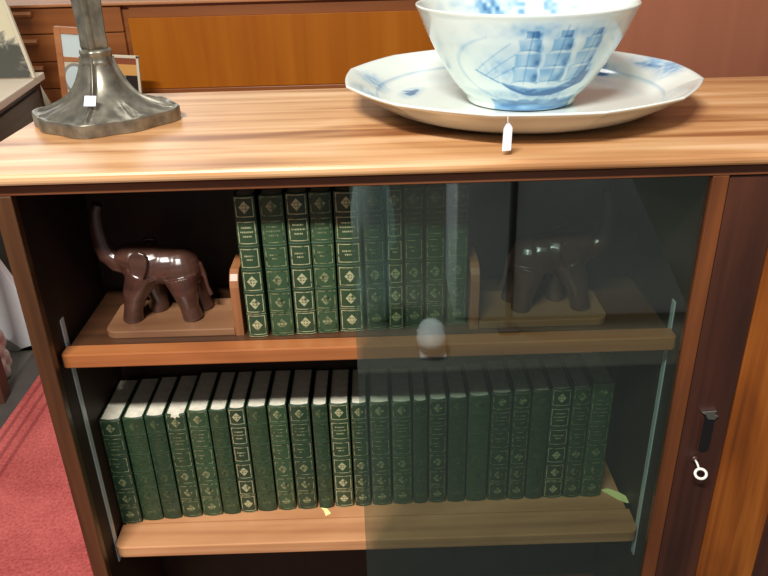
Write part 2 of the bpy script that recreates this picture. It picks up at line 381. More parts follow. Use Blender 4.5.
# ------------------------------------------------------------------ books
TEMPL = {}
def spine_pt(u, wd, off=0):
    """u -1..1 across the spine -> x, y (front of the arc at y = 0)"""
    h = wd/2-.0004; bul = .0024
    return u*h*(1+off/h), bul*(u*u) - off
def book_mesh(wd, h, dp, gi):
    bt = .0018
    c = B(); n = 10
    outer = [(-wd/2, dp)] + [spine_pt(-1+2*k/n, wd) for k in range(n+1)] + [(wd/2, dp)]
    inner = [(-wd/2+bt, dp)] + [(spine_pt(-1+2*k/n, wd)[0]*(1-2*bt/wd), spine_pt(-1+2*k/n, wd)[1]+bt) for k in range(n+1)] + [(wd/2-bt, dp)]
    rows = []
    for z in (0, .0012, h-.0012, h):
        e = .0007 if z in (0, h) else 0
        rows.append(([c.verts.new((x*(1-e/wd*2), y+e, z)) for x, y in outer]))
    ins = [[c.verts.new((x, y, z)) for x, y in inner] for z in (0, h)]
    for a, b_ in zip(rows, rows[1:]):
        for k in range(len(a)-1): c.faces.new((a[k], a[k+1], b_[k+1], b_[k]))
    for k in range(len(outer)-1):
        c.faces.new((ins[0][k], ins[1][k], ins[1][k+1], ins[0][k+1]))
        c.faces.new((rows[0][k], ins[0][k], ins[0][k+1], rows[0][k+1]))
        c.faces.new((rows[-1][k], rows[-1][k+1], ins[1][k+1], ins[1][k]))
    for q in (0, -1): c.faces.new((rows[0][q], rows[1][q], rows[2][q], rows[3][q], ins[1][q], ins[0][q]))
    # raised cords across the spine, part of the cover
    for v in (.335, .495, .66, .845):
        r = [[c.verts.new((*spine_pt(-.98+1.96*k/n, wd, o), h*v+dz)) for k in range(n+1)] for dz, o in ((-.0011, .0001), (0, .0005), (.0011, .0001))]
        for a, b_ in zip(r, r[1:]):
            for k in range(n): c.faces.new((a[k], a[k+1], b_[k+1], b_[k]))
    pg = B(); box(pg, -wd/2+bt+.0001, wd/2-bt-.0001, bt+.0026, dp-.003, .002, h-.0016)
    g = B()
    def quad(u0, u1, v0, v1, seg=6):
        r = [[g.verts.new((*spine_pt(u0+(u1-u0)*k/seg, wd, .0003), z)) for k in range(seg+1)] for z in (v0, v1)]
        for k in range(seg): g.faces.new((r[0][k], r[0][k+1], r[1][k+1], r[1][k]))
    def loz(u, v, ru, rv):
        p = [g.verts.new((*spine_pt(u+a*ru, wd, .0003), v+b_*rv)) for a, b_ in ((-1, 0), (0, -1), (1, 0), (0, 1))]; g.faces.new(p)
    t = .0010; tu = t/(wd/2)
    def frame(v0, v1, U=.84):
        quad(-U, U, v0, v0+t); quad(-U, U, v1-t, v1); quad(-U, -U+tu, v0, v1, 1); quad(U-tu, U, v0, v1, 1)
    def orn(v0, v1):
        frame(v0, v1); cv = (v0+v1)/2; k = .0028/(wd/2)
        loz(0, cv, k*.9, .0026)
        for a, b_ in ((-1, 0), (1, 0), (0, 1), (0, -1)): loz(a*k*1.35, cv+b_*.0045, k*.85, .0026)
        for a, b_ in ((-1, 1), (1, 1), (1, -1), (-1, -1)): loz(a*k*.85, cv+b_*.0030, k*.5, .0015)
    H = h
    for v0, v1 in ((.02, .165), (.19, .32), (.35, .48), (.86, .99)): orn(v0*H, v1*H)
    quad(-.95, .95, .004*H, .009*H); quad(-.95, .95, .175*H, .1785*H)
    frame(.515*H, .645*H, .84); frame(.68*H, .83*H, .84)
    rnd = random.Random(int(wd*1e5)+gi)
    def line(v, U):
        u = -U
        while u < U:
            l = rnd.uniform(.05, .14); quad(u, min(u+l, U), v, v+.0019, 1); u += l+.05
    for q, U in ((.785, .5), (.755, .62), (.725, .4)): line(q*H, U)
    for q, U in ((.590, .5), (.565, .3)): line(q*H, U)
    ms = []
    for nm, bm_, mt in (('cover', c, None), ('page_block', pg, M['pages']), ('gilt_tooling', g, GILT[gi])):
        if nm != 'gilt_tooling': bmesh.ops.recalc_face_normals(bm_, faces=bm_.faces[:])
        me = bpy.data.meshes.new(nm); bm_.to_mesh(me); bm_.free(); ms.append((nm, me, mt))
    return ms
def place_book(x0, x1, y, z, h, dp, ci, gi, label, group, lean=0):
    wd = round(x1-x0, 4)
    t = thing('book', ((x0+x1)/2, y, z+.0003), label, 'book', group); t.rotation_euler = (0, lean, 0)
    for nm, me, mt in book_mesh(wd, h, dp, gi):
        me.materials.append(mt or COV[ci]); o = bpy.data.objects.new(nm, me); C.objects.link(o); o.parent = t
    if 'torn' in label:
        b = B(); prism(b, [(-.004, h+.0004), (-.005, h-.0035), (-.002, h-.0030), (.0005, h-.0055), (.003, h-.0025), (.0065, h-.0040), (.0060, h+.0004)], .0, .0040, 'y')
        o = link('torn_patch', b, M['pages'], t); o.location = (0, -.0008, 0)
    return t
# unprojection of the measured spine edges
def unp(px, py, ax, val):
    v = r2*((px-384)/F) - u2*((py-288)/F) + fwd; c = Vector((0.3634, -0.7172, 0.2181)); i = 'xyz'.index(ax)
    return c + v*((val-c[i])/v[i])
ORD = ['first', 'second', 'third', 'fourth', 'fifth', 'sixth', 'seventh', 'eighth', 'ninth', 'tenth', 'eleventh', 'twelfth', 'thirteenth']
up_tops = [(232, 254, 196), (257.5, 282.5, 195), (284, 307, 193), (307.5, 331, 192), (332.5, 359, 191), (361.5, 383.5, 189.5), (385.5, 402, 188.5), (403.5, 423.5, 187), (425.5, 446, 186), (448.5, 470, 184.5)]
look = [0, 1, 0, 1, 0, 1, 0, 1, 1, 1]
adj = ['pale gilt top panel', 'broad spine and faded gilding', 'crisp bright gilding', 'softly worn gilding', 'wide spine left of glass edge', 'broad spine under the glass edge', 'narrow spine', 'dull gilding', 'plain dull spine', 'slightly paler spine']
prev = .2045
for i, (a, b_, t) in enumerate(up_tops):
    y = .0495 + .0145*min(1, i/9)
    p0 = unp(a, t, 'y', y+.002); p1 = unp(b_, t, 'y', y+.002)
    x0 = max(p0.x, prev+.0004); x1 = p1.x; prev = x1
    h = min(p0.z - Z1, .1775)
    nm = ('green book, %s, %s from left on upper shelf' % (adj[i], ORD[i])) if i < 7 else 'green book, %s, %s from right on upper shelf' % (adj[i], ORD[9-i])
    place_book(x0, x1, y, Z1, h, .115, (0, 1, 0, 1, 0, 2, 0, 2, 0, 1)[i], look[i], nm, 'green gilt-tooled books on the upper shelf')
UPEND = prev
low = [(97, 120, 420), (121, 143, 418), (143.5, 163, 416), (164.2, 185, 414.5), (186, 207, 411), (208, 226, 410), (227, 244.5, 408.5), (245.5, 265.5, 407), (267, 286, 406), (288, 309, 405), (311, 327, 405), (328.5, 348.5, 404), (350, 367, 403.5), (368.6, 389.5, 402.5), (391, 411.5, 402), (412.5, 427.5, 401), (428.8, 447.5, 399.5), (449, 467.8, 398), (469, 490.5, 396), (492, 513, 393), (514, 532, 391.5), (533, 551.5, 390.5), (552, 573, 389), (574, 592, 387.5), (593, 615.5, 383)]
glook = [1, 2, 2, 1, 1, 2, 0, 2, 1, 1, 2, 0, 1, 1, 1, 2, 1, 2, 2, 1, 1, 2, 0, 1, 1]
ladj = ['with chipped cream page tops', 'with dull tooling', 'with rubbed spine', 'with a torn spine head', 'with a bright foot panel', 'with almost bare spine', 'with sharp gold foot panels', 'with faded tooling', 'with framed spine head', 'with three clear gilt squares', 'with slim spine', 'with bright gilt squares', 'crossed by the glass edge', 'with dim tooling', 'with a smooth head', 'with the slimmest spine', 'with frayed spine head', 'with plain head', 'with nearly bare spine', 'with faint head panel', 'with dim head panel', 'with slim dark spine', 'with pale tooling', 'with shaded top', 'with the tallest cover']
prev = -.0036
for i, (a, b_, t) in enumerate(low):
    xf = a
    ys = np.interp(i, [0, 1, 7, 14, 17, 24], [.0800, .0850, .0960, .1015, .1030, .1045])
    p0 = unp(a, t, 'y', ys+.002); p1 = unp(b_, t, 'y', ys+.002)
    x0 = max(p0.x, prev+.0003); x1 = p1.x; prev = x1
    h = min(p0.z - Z2, .196)
    if i < 12: nm = 'green book %s, %s from left on the lower shelf' % (ladj[i], ORD[i])
    elif i == 12: nm = 'green book crossed by the glass door edge at the middle of the lower shelf'
    else: nm = 'green book %s, %s from right, lower shelf behind glass' % (ladj[i], ORD[24-i])
    place_book(x0, x1, ys, Z2, h, min(.098, YB-.0015-ys), (2, 0, 2, 0, 1, 0, 2, 0, 1, 2)[i % 10], glook[i], nm, 'green books on the lower shelf')

# ------------------------------------------------------------------ elephant bookends
def elephant(parent):
    b = B()
    ball(b, (-.004, 0, .066), (.034, .0235, .0255), Matrix.Rotation(math.radians(-10), 3, 'Y')); ball(b, (.016, 0, .065), (.034, .0225, .0235)); ball(b, (.033, 0, .059), (.024, .0235, .0280))
    tube(b, [(-.006, 0, .070), (-.024, 0, .075), (-.038, 0, .0765)], [.0220, .0190, .0135], 20)
    ball(b, (-.022, 0, .076), (.021, .0165, .0175), Matrix.Rotation(math.radians(18), 3, 'Y'))
    tube(b, [(-.028, 0, .073), (-.041, 0, .0740), (-.0505, 0, .0815), (-.0545, 0, .093), (-.0560, 0, .108), (-.0560, 0, .122), (-.0540, 0, .135), (-.0500, 0, .144)],
         [.0150, .0138, .0120, .0108, .0098, .0088, .0074, .0060], 16)
    for s in (-1, 1):
        tube(b, [(-.034, s*.006, .066), (-.043, s*.0085, .067), (-.049, s*.0095, .071)], [.007, .0040, .0016], 10)
        fx = -.028 if s < 0 else -.004; hx = .0425 if s < 0 else .050
        tube(b, [(-.010, s*.010, .060), (fx*.7-.003, s*.0125, .034), (fx+.001, s*.0135, .016), (fx-.002, s*.0135, .0)], [.0200, .0145, .0112, .0124], 18)
        tube(b, [(.034, s*.010, .054), (hx*.55+.014, s*.0135, .036), (hx-.003, s*.0135, .017), (hx, s*.0135, .0)], [.0210, .0160, .0115, .0124], 18)
    tube(b, [(.054, 0, .066), (.0590, 0, .052), (.0610, 0, .036), (.0640, 0, .024)], [.0045, .0030, .0024, .0034], 10)
    for s in (-1, 1):
        b2 = B(); ov_ = [(-.003, .0170), (.004, .0185), (.0105, .0160), (.0130, .0080), (.0115, -.0020), (.0070, -.0120), (.0010, -.0210), (-.0030, -.0235), (-.0065, -.0170), (-.0100, -.0050), (-.0105, .0060), (-.0080, .0135)]
        prism(b2, ov_, -.0028, .0028, 'y', .0012)
        merge(b, b2, Matrix.Translation((-.0100, s*.0235, .0740)) @ Matrix.Rotation(math.radians(s*10), 4, 'Z') @ Matrix.Rotation(math.radians(s*8), 4, 'X'))
    return sculpt('elephant_figure', b, .0010, 7, M['ele'], parent)
def bookend(loc, flip, lab):
    t = thing('elephant_bookend', loc, lab, 'bookend', 'pair of elephant bookends on the upper shelf')
    # local frame: upright on the +x side, elephant facing -x
    b = B(); r = .014; pts = [(.0, .0), (-.140, .0)] if False else None
    pts = []
    for cx, cy, a0 in ((-.153+r, .080-r, 90), (-.153+r, r, 180)):
        for k in range(7):
            a = math.radians(a0+90*k/6); pts.append((cx+r*math.cos(a), cy+r*math.sin(a)))
    pts += [(0, 0), (0, .080)]
    e1 = link('base', prism(b, pts, 0, .0095, 'z', .0012), M['bookend'], t)
    pts = [(.082, 0), (0, 0)]
    pts += [(0, .062), (.002, .070), (.007, .0765), (.014, .080), (.068, .080), (.075, .0765), (.080, .070), (.082, .062)]
    e2 = link('upright', prism(B(), pts, .0003, .0110, 'x', .0012), M['bookend_up'], t)
    e3 = elephant(t); e3.location = (-.096, .043, .0092)
    if flip: 
        for o in (e1, e2, e3):
            me = o.data; me.transform(Matrix.Translation(o.location)); o.location = (0, 0, 0)
            me.transform(Matrix.Diagonal((-1, 1, 1, 1))); me.flip_normals()
    return t
bookend((.1920, .0560, Z1), False, 'dark carved elephant bookend with raised trunk, in the open left half of the upper shelf')
bookend((UPEND+.0135, .0540, Z1), True, 'dark carved elephant bookend seen dimly behind the glass, right end of the upper shelf')

# ------------------------------------------------------------------ paper scraps on the lower shelf
def scrap(pts, z, lab, mat, cat='paper scrap'):
    b = B(); n = len(pts)
    c0 = Vector(pts[0]+(0,)) 
    lo = [b.verts.new((x, y, z+.0004+.0016*math.sin(i*1.9)**2)) for i, (x, y) in enumerate(pts)]; hi = [b.verts.new((v.co.x, v.co.y, v.co.z+.0004)) for v in lo]
    for ring_ in (lo[::-1], hi): b.faces.new(ring_)
    for i in range(n): b.faces.new((lo[i], lo[(i+1) % n], hi[(i+1) % n], hi[i]))
    bmesh.ops.triangulate(b, faces=b.faces[:])
    return tag(link('paper_scrap', b, mat), lab, cat)
def P2(*q): return [tuple(unp(x, y, 'z', Z2)[:2]) for x, y in q]
scrap(P2((599, 490), (608, 489.5), (619, 493), (630, 499), (628, 504.5), (618, 500), (607, 494.5)), Z2, 'long bright yellow paper slip at the right end of the lower shelf', M['yellow'])
scrap(P2((321, 508), (327, 509.5), (331, 514), (326, 516.5), (324, 512)), Z2, 'tiny yellow paper scrap in front of the middle books on the lower shelf', M['yellow'])
scrap(P2((524, 497.5), (530, 494.5), (531, 496.5), (526, 499)), Z2, 'tiny pale paper fleck before the books behind the glass', M['pages'])
scrap(P2((447.5, 499), (449.5, 496), (452, 500), (449, 501.5)), Z2, 'tiny yellowish paper fleck under the books just right of the glass door edge', M['yellow'])

# ------------------------------------------------------------------ plate and bowl
def hnoise(x, y, s=0):
    x = x+s*17.3; y = y+s*9.1
    xi = np.floor(x); yi = np.floor(y); fx = x-xi; fy = y-yi
    fx = fx*fx*(3-2*fx); fy = fy*fy*(3-2*fy)
    h = lambda a, b: np.modf(np.abs(np.sin(a*127.1+b*311.7)*43758.5453))[0]
    return (h(xi, yi)*(1-fx)+h(xi+1, yi)*fx)*(1-fy)+(h(xi, yi+1)*(1-fx)+h(xi+1, yi+1)*fx)*fy
def blob(x, y, cx, cy, rx, ry, soft=.5):
    d = np.sqrt(((x-cx)/rx)**2+((y-cy)/ry)**2); return np.clip((1+soft-d)/(2*soft), 0, 1)
def seg(x, y, x0, y0, x1, y1, w_):
    dx, dy = x1-x0, y1-y0; t = np.clip(((x-x0)*dx+(y-y0)*dy)/(dx*dx+dy*dy), 0, 1)
    d = np.hypot(x-x0-t*dx, y-y0-t*dy); return np.clip(1.5-d/w_, 0, 1)
WHITE = np.array(lin((222, 230, 224))[:3]); LBL = np.array(lin((128, 172, 204))[:3]); DBL = np.array(lin((44, 98, 150))[:3])
def tint(I):
    I = np.clip(I, 0, 1)[:, None]
    return np.where(I < .5, WHITE+(LBL-WHITE)*I*2, LBL+(DBL-LBL)*(I-.5)*2)
def paint(o, rgb):
    a = o.data.color_attributes.new('paint', 'FLOAT_COLOR', 'POINT')
    a.data.foreach_set('color', np.hstack([rgb, np.ones((len(rgb), 1))]).astype(np.float32).ravel())
def revolve(name, prof, n, parent, rf=None, sub=None):
    """dense surface of revolution, theta 0 towards the front (-y), returns object and arrays theta, r, z, index along profile"""
    pr = []
    for (r0, z0), (r1, z1) in zip(prof, prof[1:]):
        k = max(1, int(math.hypot(r1-r0, z1-z0)/sub)) if sub else 1
        pr += [(r0+(r1-r0)*i/k, z0+(z1-z0)*i/k) for i in range(k)]
    pr.append(prof[-1]); pr = np.array(pr)
    if sub:
        for _ in range(3):
            q = pr.copy(); q[1:-1] = (pr[:-2]+2*pr[1:-1]+pr[2:])/4; pr = q
    th = np.linspace(-PI, PI, n, endpoint=False)
    R_, T = np.meshgrid(pr[:, 0], th, indexing='ij'); Z_ = np.repeat(pr[:, 1:2], n, 1); K = np.repeat(np.arange(len(pr))[:, None], n, 1)
    RR = R_*(rf(T, R_) if rf else 1)
    co = np.stack([RR*np.sin(T), -RR*np.cos(T), Z_], -1).reshape(-1, 3)
    m_, i_ = len(pr), np.arange(n)
    f = []
    for a in range(m_-1):
        j = (i_+1) % n
        f.append(np.stack([a*n+i_, a*n+j, (a+1)*n+j, (a+1)*n+i_], -1))
    f = np.concatenate(f)
    me = bpy.data.meshes.new(name); me.from_pydata(co.tolist(), [], f.tolist()); me.update()
    for p in me.polygons: p.use_smooth = True
    me.materials.append(M['china'])
    o = bpy.data.objects.new(name, me); C.objects.link(o)
    if parent: o.parent = parent
    return o, T.ravel(), R_.ravel(), Z_.ravel(), K.ravel(), len(pr)

PC = (.5395, .2225)
def scal(T, R_):
    q = np.clip((R_-.165)/.05, 0, 1)
    return 1 + q*.020*(np.abs(np.cos(T*6+.15))**.7*-1+.85)
prof = [(0, .0055), (.05, .0055), (.134, .0055), (.1385, .0005), (.1450, .0), (.1475, .0040), (.158, .0050), (.168, .0092), (.184, .0185), (.199, .0285), (.2120, .0362), (.2148, .0380), (.2136, .0400), (.2100, .0396), (.190, .0305), (.176, .0215), (.169, .0150), (.160, .0112), (.10, .0090), (0, .0090)]
pl, T, R_, Z_, K, n_ = revolve('serving_plate', prof, 720, None, scal, .0022)
tag(pl, 'large white china platter with blue rim motifs, under the bowl on the cabinet top', 'plate')
pl.location = (PC[0], PC[1], .0002); pl.data.transform(Matrix.Diagonal((.992, .992, 1, 1)))
top = (K > n_*.5)
X = R_*np.sin(T); Y = -R_*np.cos(T)
I = np.zeros_like(X)
I += .55*np.clip(1.4-np.abs(R_-.1735)/.0009, 0, 1)*(.6+.4*hnoise(T*9, R_*0))
def motif(px, py, kind):
    p = unp(px, py, 'z', .036); cx, cy = p.x-PC[0], p.y-PC[1]
    t0 = math.atan2(cx, -cy); r0 = math.hypot(cx, cy)
    s = (T-t0+PI) % (2*PI) - PI; s = s*r0; v = R_-r0
    if kind == 0:   # small sailing boat group
        return (.95*blob(s, v, 0, -.004, .017, .004)+.8*blob(s, v, -.004, .004, .003, .007)+.6*blob(s, v, .009, .001, .006, .003)+.35*blob(s, v, .0, -.001, .03, .012))*(.55+.8*hnoise(s*320, v*320, 2))
    if kind == 1:   # low landscape wash
        return .55*blob(s, v, 0, 0, .030, .011, .8)*(.3+1.1*hnoise(s*150, v*260, 3))+.55*blob(s, v, .006, -.008, .020, .004, .6)*hnoise(s*260, v*400, 5)
    return .45*blob(s, v, 0, 0, .020, .014, .8)*(.25+1.2*hnoise(s*240, v*240, 7))
for px, py, kd in ((409, 72, 0), (372, 73, 2), (366, 88, 1), (672, 68, 2), (655, 62, 1), (600, 57, 0), (530, 60, 1)):
    I += motif(px, py, kd)
for k in range(3): 
    t0 = -.5+k*.5; s = ((T-t0+PI) % (2*PI)-PI)*.19; I += .5*blob(s, R_-.190, 0, 0, .02, .008, .8)*hnoise(s*200, R_*300, k)
I *= top
paint(pl, tint(I))

bw = (.5425, .2080)
prof = [(0, .0045), (.054, .0045), (.058, .0), (.0655, .0), (.0670, .004), (.0670, .0065), (.0690, .0090), (.0755, .015), (.0845, .025), (.0975, .0445), (.1075, .062), (.1165, .0785), (.1235, .095), (.1285, .1065), (.1315, .1115), (.1310, .1135), (.1280, .1125), (.1240, .105), (.1150, .085), (.1040, .063), (.090, .0425), (.074, .025), (.058, .013), (.040, .0085), (0, .0075)]
bo, T, R_, Z_, K, n_ = revolve('punch_bowl', prof, 900, None, None, .0013)
tag(bo, 'large white china bowl painted with a blue sailing ship, standing on the platter', 'bowl')
bo.location = (bw[0], bw[1], .0105); bo.data.transform(Matrix.Diagonal((.978, .978, 1, 1)))
kr = np.argmax(R_.reshape(n_, -1)[:, 0]) ; outer = (K <= kr+1)
s = T*.1; t = Z_
I = np.zeros_like(s)
nz = hnoise(s*260, t*260, 1); nz2 = hnoise(s*90, t*90, 4)
S0 = .003
x = s-S0
wob = (hnoise(s*130, t*130, 11)-.5)
# sea and foot band
I += np.clip((.0165-t+.003*wob)/.003, 0, 1)*np.clip((.076-np.abs(x-.004))/.006, 0, 1)*(.45+.50*hnoise(s*60, t*420, 6))
I += .30*blob(x, t, -.008, .021, .075, .005, .8)*(.5+nz)
# hull: low crescent rising to a high stern on the right
xk = x+.002*wob
keel = .020+8*np.clip(-.004-xk, 0, 1)**2+.30*np.clip(xk-.020, 0, 1)
deck = .032+.17*np.clip(-.012-xk, 0, 1)+.42*np.clip(xk-.022, 0, 1)
hull = np.clip((t-keel)/.002, 0, 1)*np.clip((deck-t)/.003, 0, 1)*np.clip((x+.060)/.004, 0, 1)*np.clip((.064-x+.1*(t-.04))/.003, 0, 1)
I += hull*(.50+.45*hnoise(s*150, t*420, 8)); I += hull*.35*np.clip((keel+.005-t)/.003, 0, 1)
I += .55*seg(x, t, -.050, .037, -.076, .050, .0009)
for q in ((-.074, .050, -.034, .082), (-.064, .045, -.030, .070), (-.056, .041, -.030, .056)): I += .22*seg(x, t, *q, .0007)
I += .30*blob(x, t, -.050, .053, .016, .012, .7)*(.2+nz)
# masts and billowing sails, washed in light blue
for mi, (mx, mh) in enumerate(((-.020, .094), (.010, .101), (.042, .093))):
    I += .22*seg(x, t, mx, .036, mx+.006, mh, .0008)
    for k_i, (z0, z1, wd) in enumerate(((.038, .055, .0150), (.056, .072, .0135), (.074, .087, .0105), (.088, .096, .006))):
        cz = (z0+z1)/2; cx = mx+.001+k_i*.0016; u = (x-cx)/wd+.25*((t-cz)/(z1-z0))**2+.15*wob; v_ = (t-cz)/((z1-z0)/2)
        inside = np.clip((1.0-np.abs(u))/.15, 0, 1)*np.clip((1.0-np.abs(v_))/.2, 0, 1)
        I += inside*(.10+.34*hnoise(s*110+mx*900, t*110, k_i+2+mi)+.20*np.clip(u, 0, 1))
        I += .30*np.clip(1.3-np.abs(t-z0-.0015*np.cos(u*2))/.0009, 0, 1)*(np.abs(u) < 1.1)*(.3+nz)
        I += .40*blob(x, t, cx+wd*.75, cz-.003, .0035, .0045, .7)*(.3+nz)
I += .60*blob(x, t, .056, .045, .010, .011, .6)*(.3+nz)
# clouds and rigging haze
I += .36*blob(x, t, .0, .096, .052, .006, .9)*(.2+1.2*nz2)*(.5+nz)
I += .30*blob(x, t, .040, .088, .03, .006, .9)*nz2
I += .22*blob(x, t, .004, .060, .066, .038, .5)*(.3+nz2)
# cartouche outline at the left and right
cd = np.abs(np.sqrt(((x)/.098)**2+((t-.052)/.044)**2)-1)
I += .16*np.clip(1.4-cd/.03, 0, 1)*(x < -.055)*(.4+nz2)+.16*np.clip(1.4-cd/.03, 0, 1)*(x > .07)*(.3+nz2)
I += .18*blob(x, t, -.085, .075, .012, .012, .7)*nz2
I += .12*(np.abs(T) > 1.4)*(t < .1)*hnoise(s*80, t*80, 9)
inn = np.zeros_like(s); a = np.abs(T) > 1.6; si = np.where(T > 0, T-PI, T+PI)*-.1
inn += a*(.75*blob(si, t, -.020, .092, .016, .018, .5)*(.2+1.1*hnoise(si*200, t*200, 5))+.7*blob(si, t, .030, .092, .026, .018, .5)*(.15+1.1*hnoise(si*160, t*220, 6)))
inn += a*.35*blob(si, t, -.060, .098, .03, .008, .8)*hnoise(si*90, t*150, 7)+a*.3*blob(si, t, .075, .096, .02, .010, .8)*hnoise(si*90, t*150, 8)
inn += .4*blob(si*0, t, 0, .030, 1, .012, .6)*hnoise(s*60, t*60, 3)*.4
paint(bo, tint(np.where(outer, I, inn)))

# price tag hanging from the plate rim
tg = thing('price_tag', (.4925, .0100, .0400), 'small white paper price tag hanging on a thread from the platter rim', 'tag')
b = B(); tube(b, [(0, .002, .001), (0, -.0016, .0), (.0002, -.0022, -.006), (.0006, -.0042, -.0085)], .00035, 6); link('thread', b, M['thread'], tg, True)
pts = [(-.0014, -.0070), (.0020, -.0070), (.0046, -.0110), (.0042, -.0335), (-.0010, -.0340), (-.0046, -.0342), (-.0040, -.0120)]
b = B(); prism(b, pts, -.0044, -.0039, 'y'); b.transform(Matrix.Translation((0, 0, -.0005)) @ Matrix.Rotation(math.radians(0), 4, 'X'))
link('card', b, M['paper'], tg)

# ------------------------------------------------------------------ bronze lamp foot
LX, LY = .0400, .2000
lamp = thing('table_lamp', (LX, LY, 0), 'aged bronze lamp foot with flared scalloped base, on the left of the cabinet top', 'lamp')
def rim(th):   # th 0 at front
    return .0800 + .0042*math.cos(4*th) + .0026*math.cos(8*th+.4) + .0020*math.cos(2*th+PI)
nT = 240
pf = [(.0, .004), (.90, .004), (.93, .0), (.995, .0), (1.0, .0005), (1.0, .002), (1.0, .0125), (1.0, .0150), (.994, .0156), (.965, .0150), (.94, .0138), (.90, .0145), (.80, .0175), (.68, .0205), (.56, .0255), (.46, .032), (.37, .041), (.30, .0505), (.25, .060), (.222, .068), (.215, .072)]
b = B(); rings = []
for f_, z in pf:
    row = []
    for k in range(nT):
        th = 2*PI*k/nT; rr = rim(th)
        r = .0800*f_ + (rr-.0800)*min(1, max(0, (f_-.35)/.6))
        zz = z
        if z > .014 and f_ < .99:
            q = abs(((th+PI/4) % (PI/2)) - PI/4)       # ridges at 0, 90, ...
            rd = math.exp(-(q*r/.0019)**2); zz += .0050*rd*min(1, (1-f_)*6)
            r += .0036*rd*min(1, max(0, (.5-f_)*6))
            # facets between the ridges near the neck
            r *= 1-.06*math.cos(4*th+PI)*-1*max(0, (.5-f_))*1.2
            # cast flowers in relief between ridges
            for c_ in (PI/4, 3*PI/4, 5*PI/4, 7*PI/4):
                dt = ((th-c_+PI) % (2*PI))-PI
                dd = math.hypot(dt*r, (r-.060))
                zz += .0042*math.exp(-(dd/.011)**2)*(.6+.4*math.cos(9*math.atan2(dt*r, r-.066)))*(dd < .03)
            zz += (.0009*math.sin(th*17+f_*45)+.0009*math.sin(th*11-f_*60))*max(0, min(1, (f_-.6)*4))*(f_ < .97)
            if f_ > .9: zz += .0016*math.cos(8*th+.4)
        row.append(b.verts.new((r*math.sin(th), -r*math.cos(th), zz)))
    rings.append(row)
def fill(bm, rings, n):
    for a, c in zip(rings, rings[1:]):
        for k in range(n): bm.faces.new((a[k], a[(k+1) % n], c[(k+1) % n], c[k]))
# refine rings by linear interpolation for smooth relief
fill(b, rings, nT); bmesh.ops.remove_doubles(b, verts=b.verts[:], dist=1e-6)
bs = link('base', b, M['bronze'], lamp, True)
ms_ = bs.modifiers.new('s', 'SUBSURF'); ms_.levels = 1; ms_.render_levels = 1
b = B(); lathe(b, [(.0, .066), (.0175, .066), (.0182, .068), (.0188, .0710), (.0184, .0715), (.0176, .0790), (.0184, .0800), (.0180, .0835), (.0150, .0848), (0, .0848)], 64, lambda a, r, z: 1+.035*math.cos(8*a))
link('collar', b, M['bronze'], lamp, True)
b = B()
def flute(a, r, z): return .80+.42*abs(math.cos(2*a))**4
lathe(b, [(.0, .0840), (.0125, .0840), (.0135, .088), (.0128, .100), (.0134, .125), (.0150, .155), (.0170, .190), (.0190, .225), (.0150, .240), (.009, .246), (.0, .247)], 96, flute)
link('column', b, M['bronze'], lamp, True)
b = B(); tube(b, [(0, 0, .246), (0, 0, .262)], .007, 20); tube(b, [(0, 0, .262), (0, 0, .292)], .014, 24); link('socket', b, M['black'], lamp, True)
b = B(); # square price sticker leaning on the flare
c0 = unp(89.5, 101, 'y', LY-.052); 
prism(b, [(-.0066, -.0058), (.0066, -.0062), (.0078, .0054), (-.0052, .0060)], 0, .0004, 'z')
b.transform(Matrix.Translation((c0.x, c0.y, c0.z)) @ Matrix.Rotation(math.radians(62), 4, 'X') @ Matrix.Rotation(0, 4, 'Z'))
b.transform(Matrix.Translation((0, 0, 0)))
tag(link('price_sticker', b, M['paper']), 'small white square sticker on the bronze lamp foot', 'sticker')

# ------------------------------------------------------------------ background furniture
# sideboard with drawers (left) and orange door
SB = thing('sideboard', (0, 2.0, FZ), 'long teak sideboard with drawers and an orange door behind the cabinet', 'sideboard')
def sp_(name, bm, mat, parent=SB, smooth=False):
    bm.transform(Matrix.Translation((0, -2.0, -FZ))); return link(name, bm, mat, parent, smooth)
zt = -.028
sp_('sideboard_top', box(B(), -1.6, 1.6, 1.975, 2.45, zt-.010, zt, .003), M['dresser_light'])
sp_('carcass', box(B(), -1.58, 1.58, 2.012, 2.44, FZ+.12, zt-.0105), M['dresser'])
sp_('recess_rail', box(B(), -.455, .96, 1.998, 2.0115, -.080, zt-.0108), M['dresser'])
sp_('door', box(B(), -.462, .96, 1.990, 2.0115, -.318, -.0805, .002), M['orange'])['label'] = 'bright orange teak flap door'
sp_('lower_rail', box(B(), -.50, .96, 1.984, 2.0115, -.345, -.3185, .002), M['dresser'])
sp_('lower_door', box(B(), -.50, .22, 1.992, 2.0115, -.70, -.347, .002), M['orange'])
sp_('lower_door', box(B(), .225, .96, 1.992, 2.0115, -.70, -.347, .002), M['orange'])
zz = zt-.012
HND = [unp(31, 13, 'y', 1.98), unp(37, 41, 'y', 1.98), unp(43, 68, 'y', 1.98)]; HND.append(HND[2]-Vector((0, 0, .12)))
for k, h_ in enumerate((.085, .092, .092, .16, .16)):
    d_ = sp_('drawer', box(B(), -1.10, -.503 if k > 2 else -.482, 1.990, 2.0115, zz-h_+.002, zz-.001, .002), M['dresser'])
    if k < 4:
        zc = HND[k].z
        hb = B(); prism(hb, [(1.990, zc+.006), (1.990, zc-.010), (1.972, zc-.012), (1.968, zc-.004), (1.974, zc+.004)], HND[k].x-.13, HND[k].x, 'x', .002)
        sp_('handle', hb, M['dresser_light'], d_)
    zz -= h_
for x in (-1.5, 1.5):
    for y in (2.05, 2.38): sp_('leg', tube(B(), [(x, y, FZ), (x, y, FZ+.121)], [.015, .022], 16), M['dresser'])
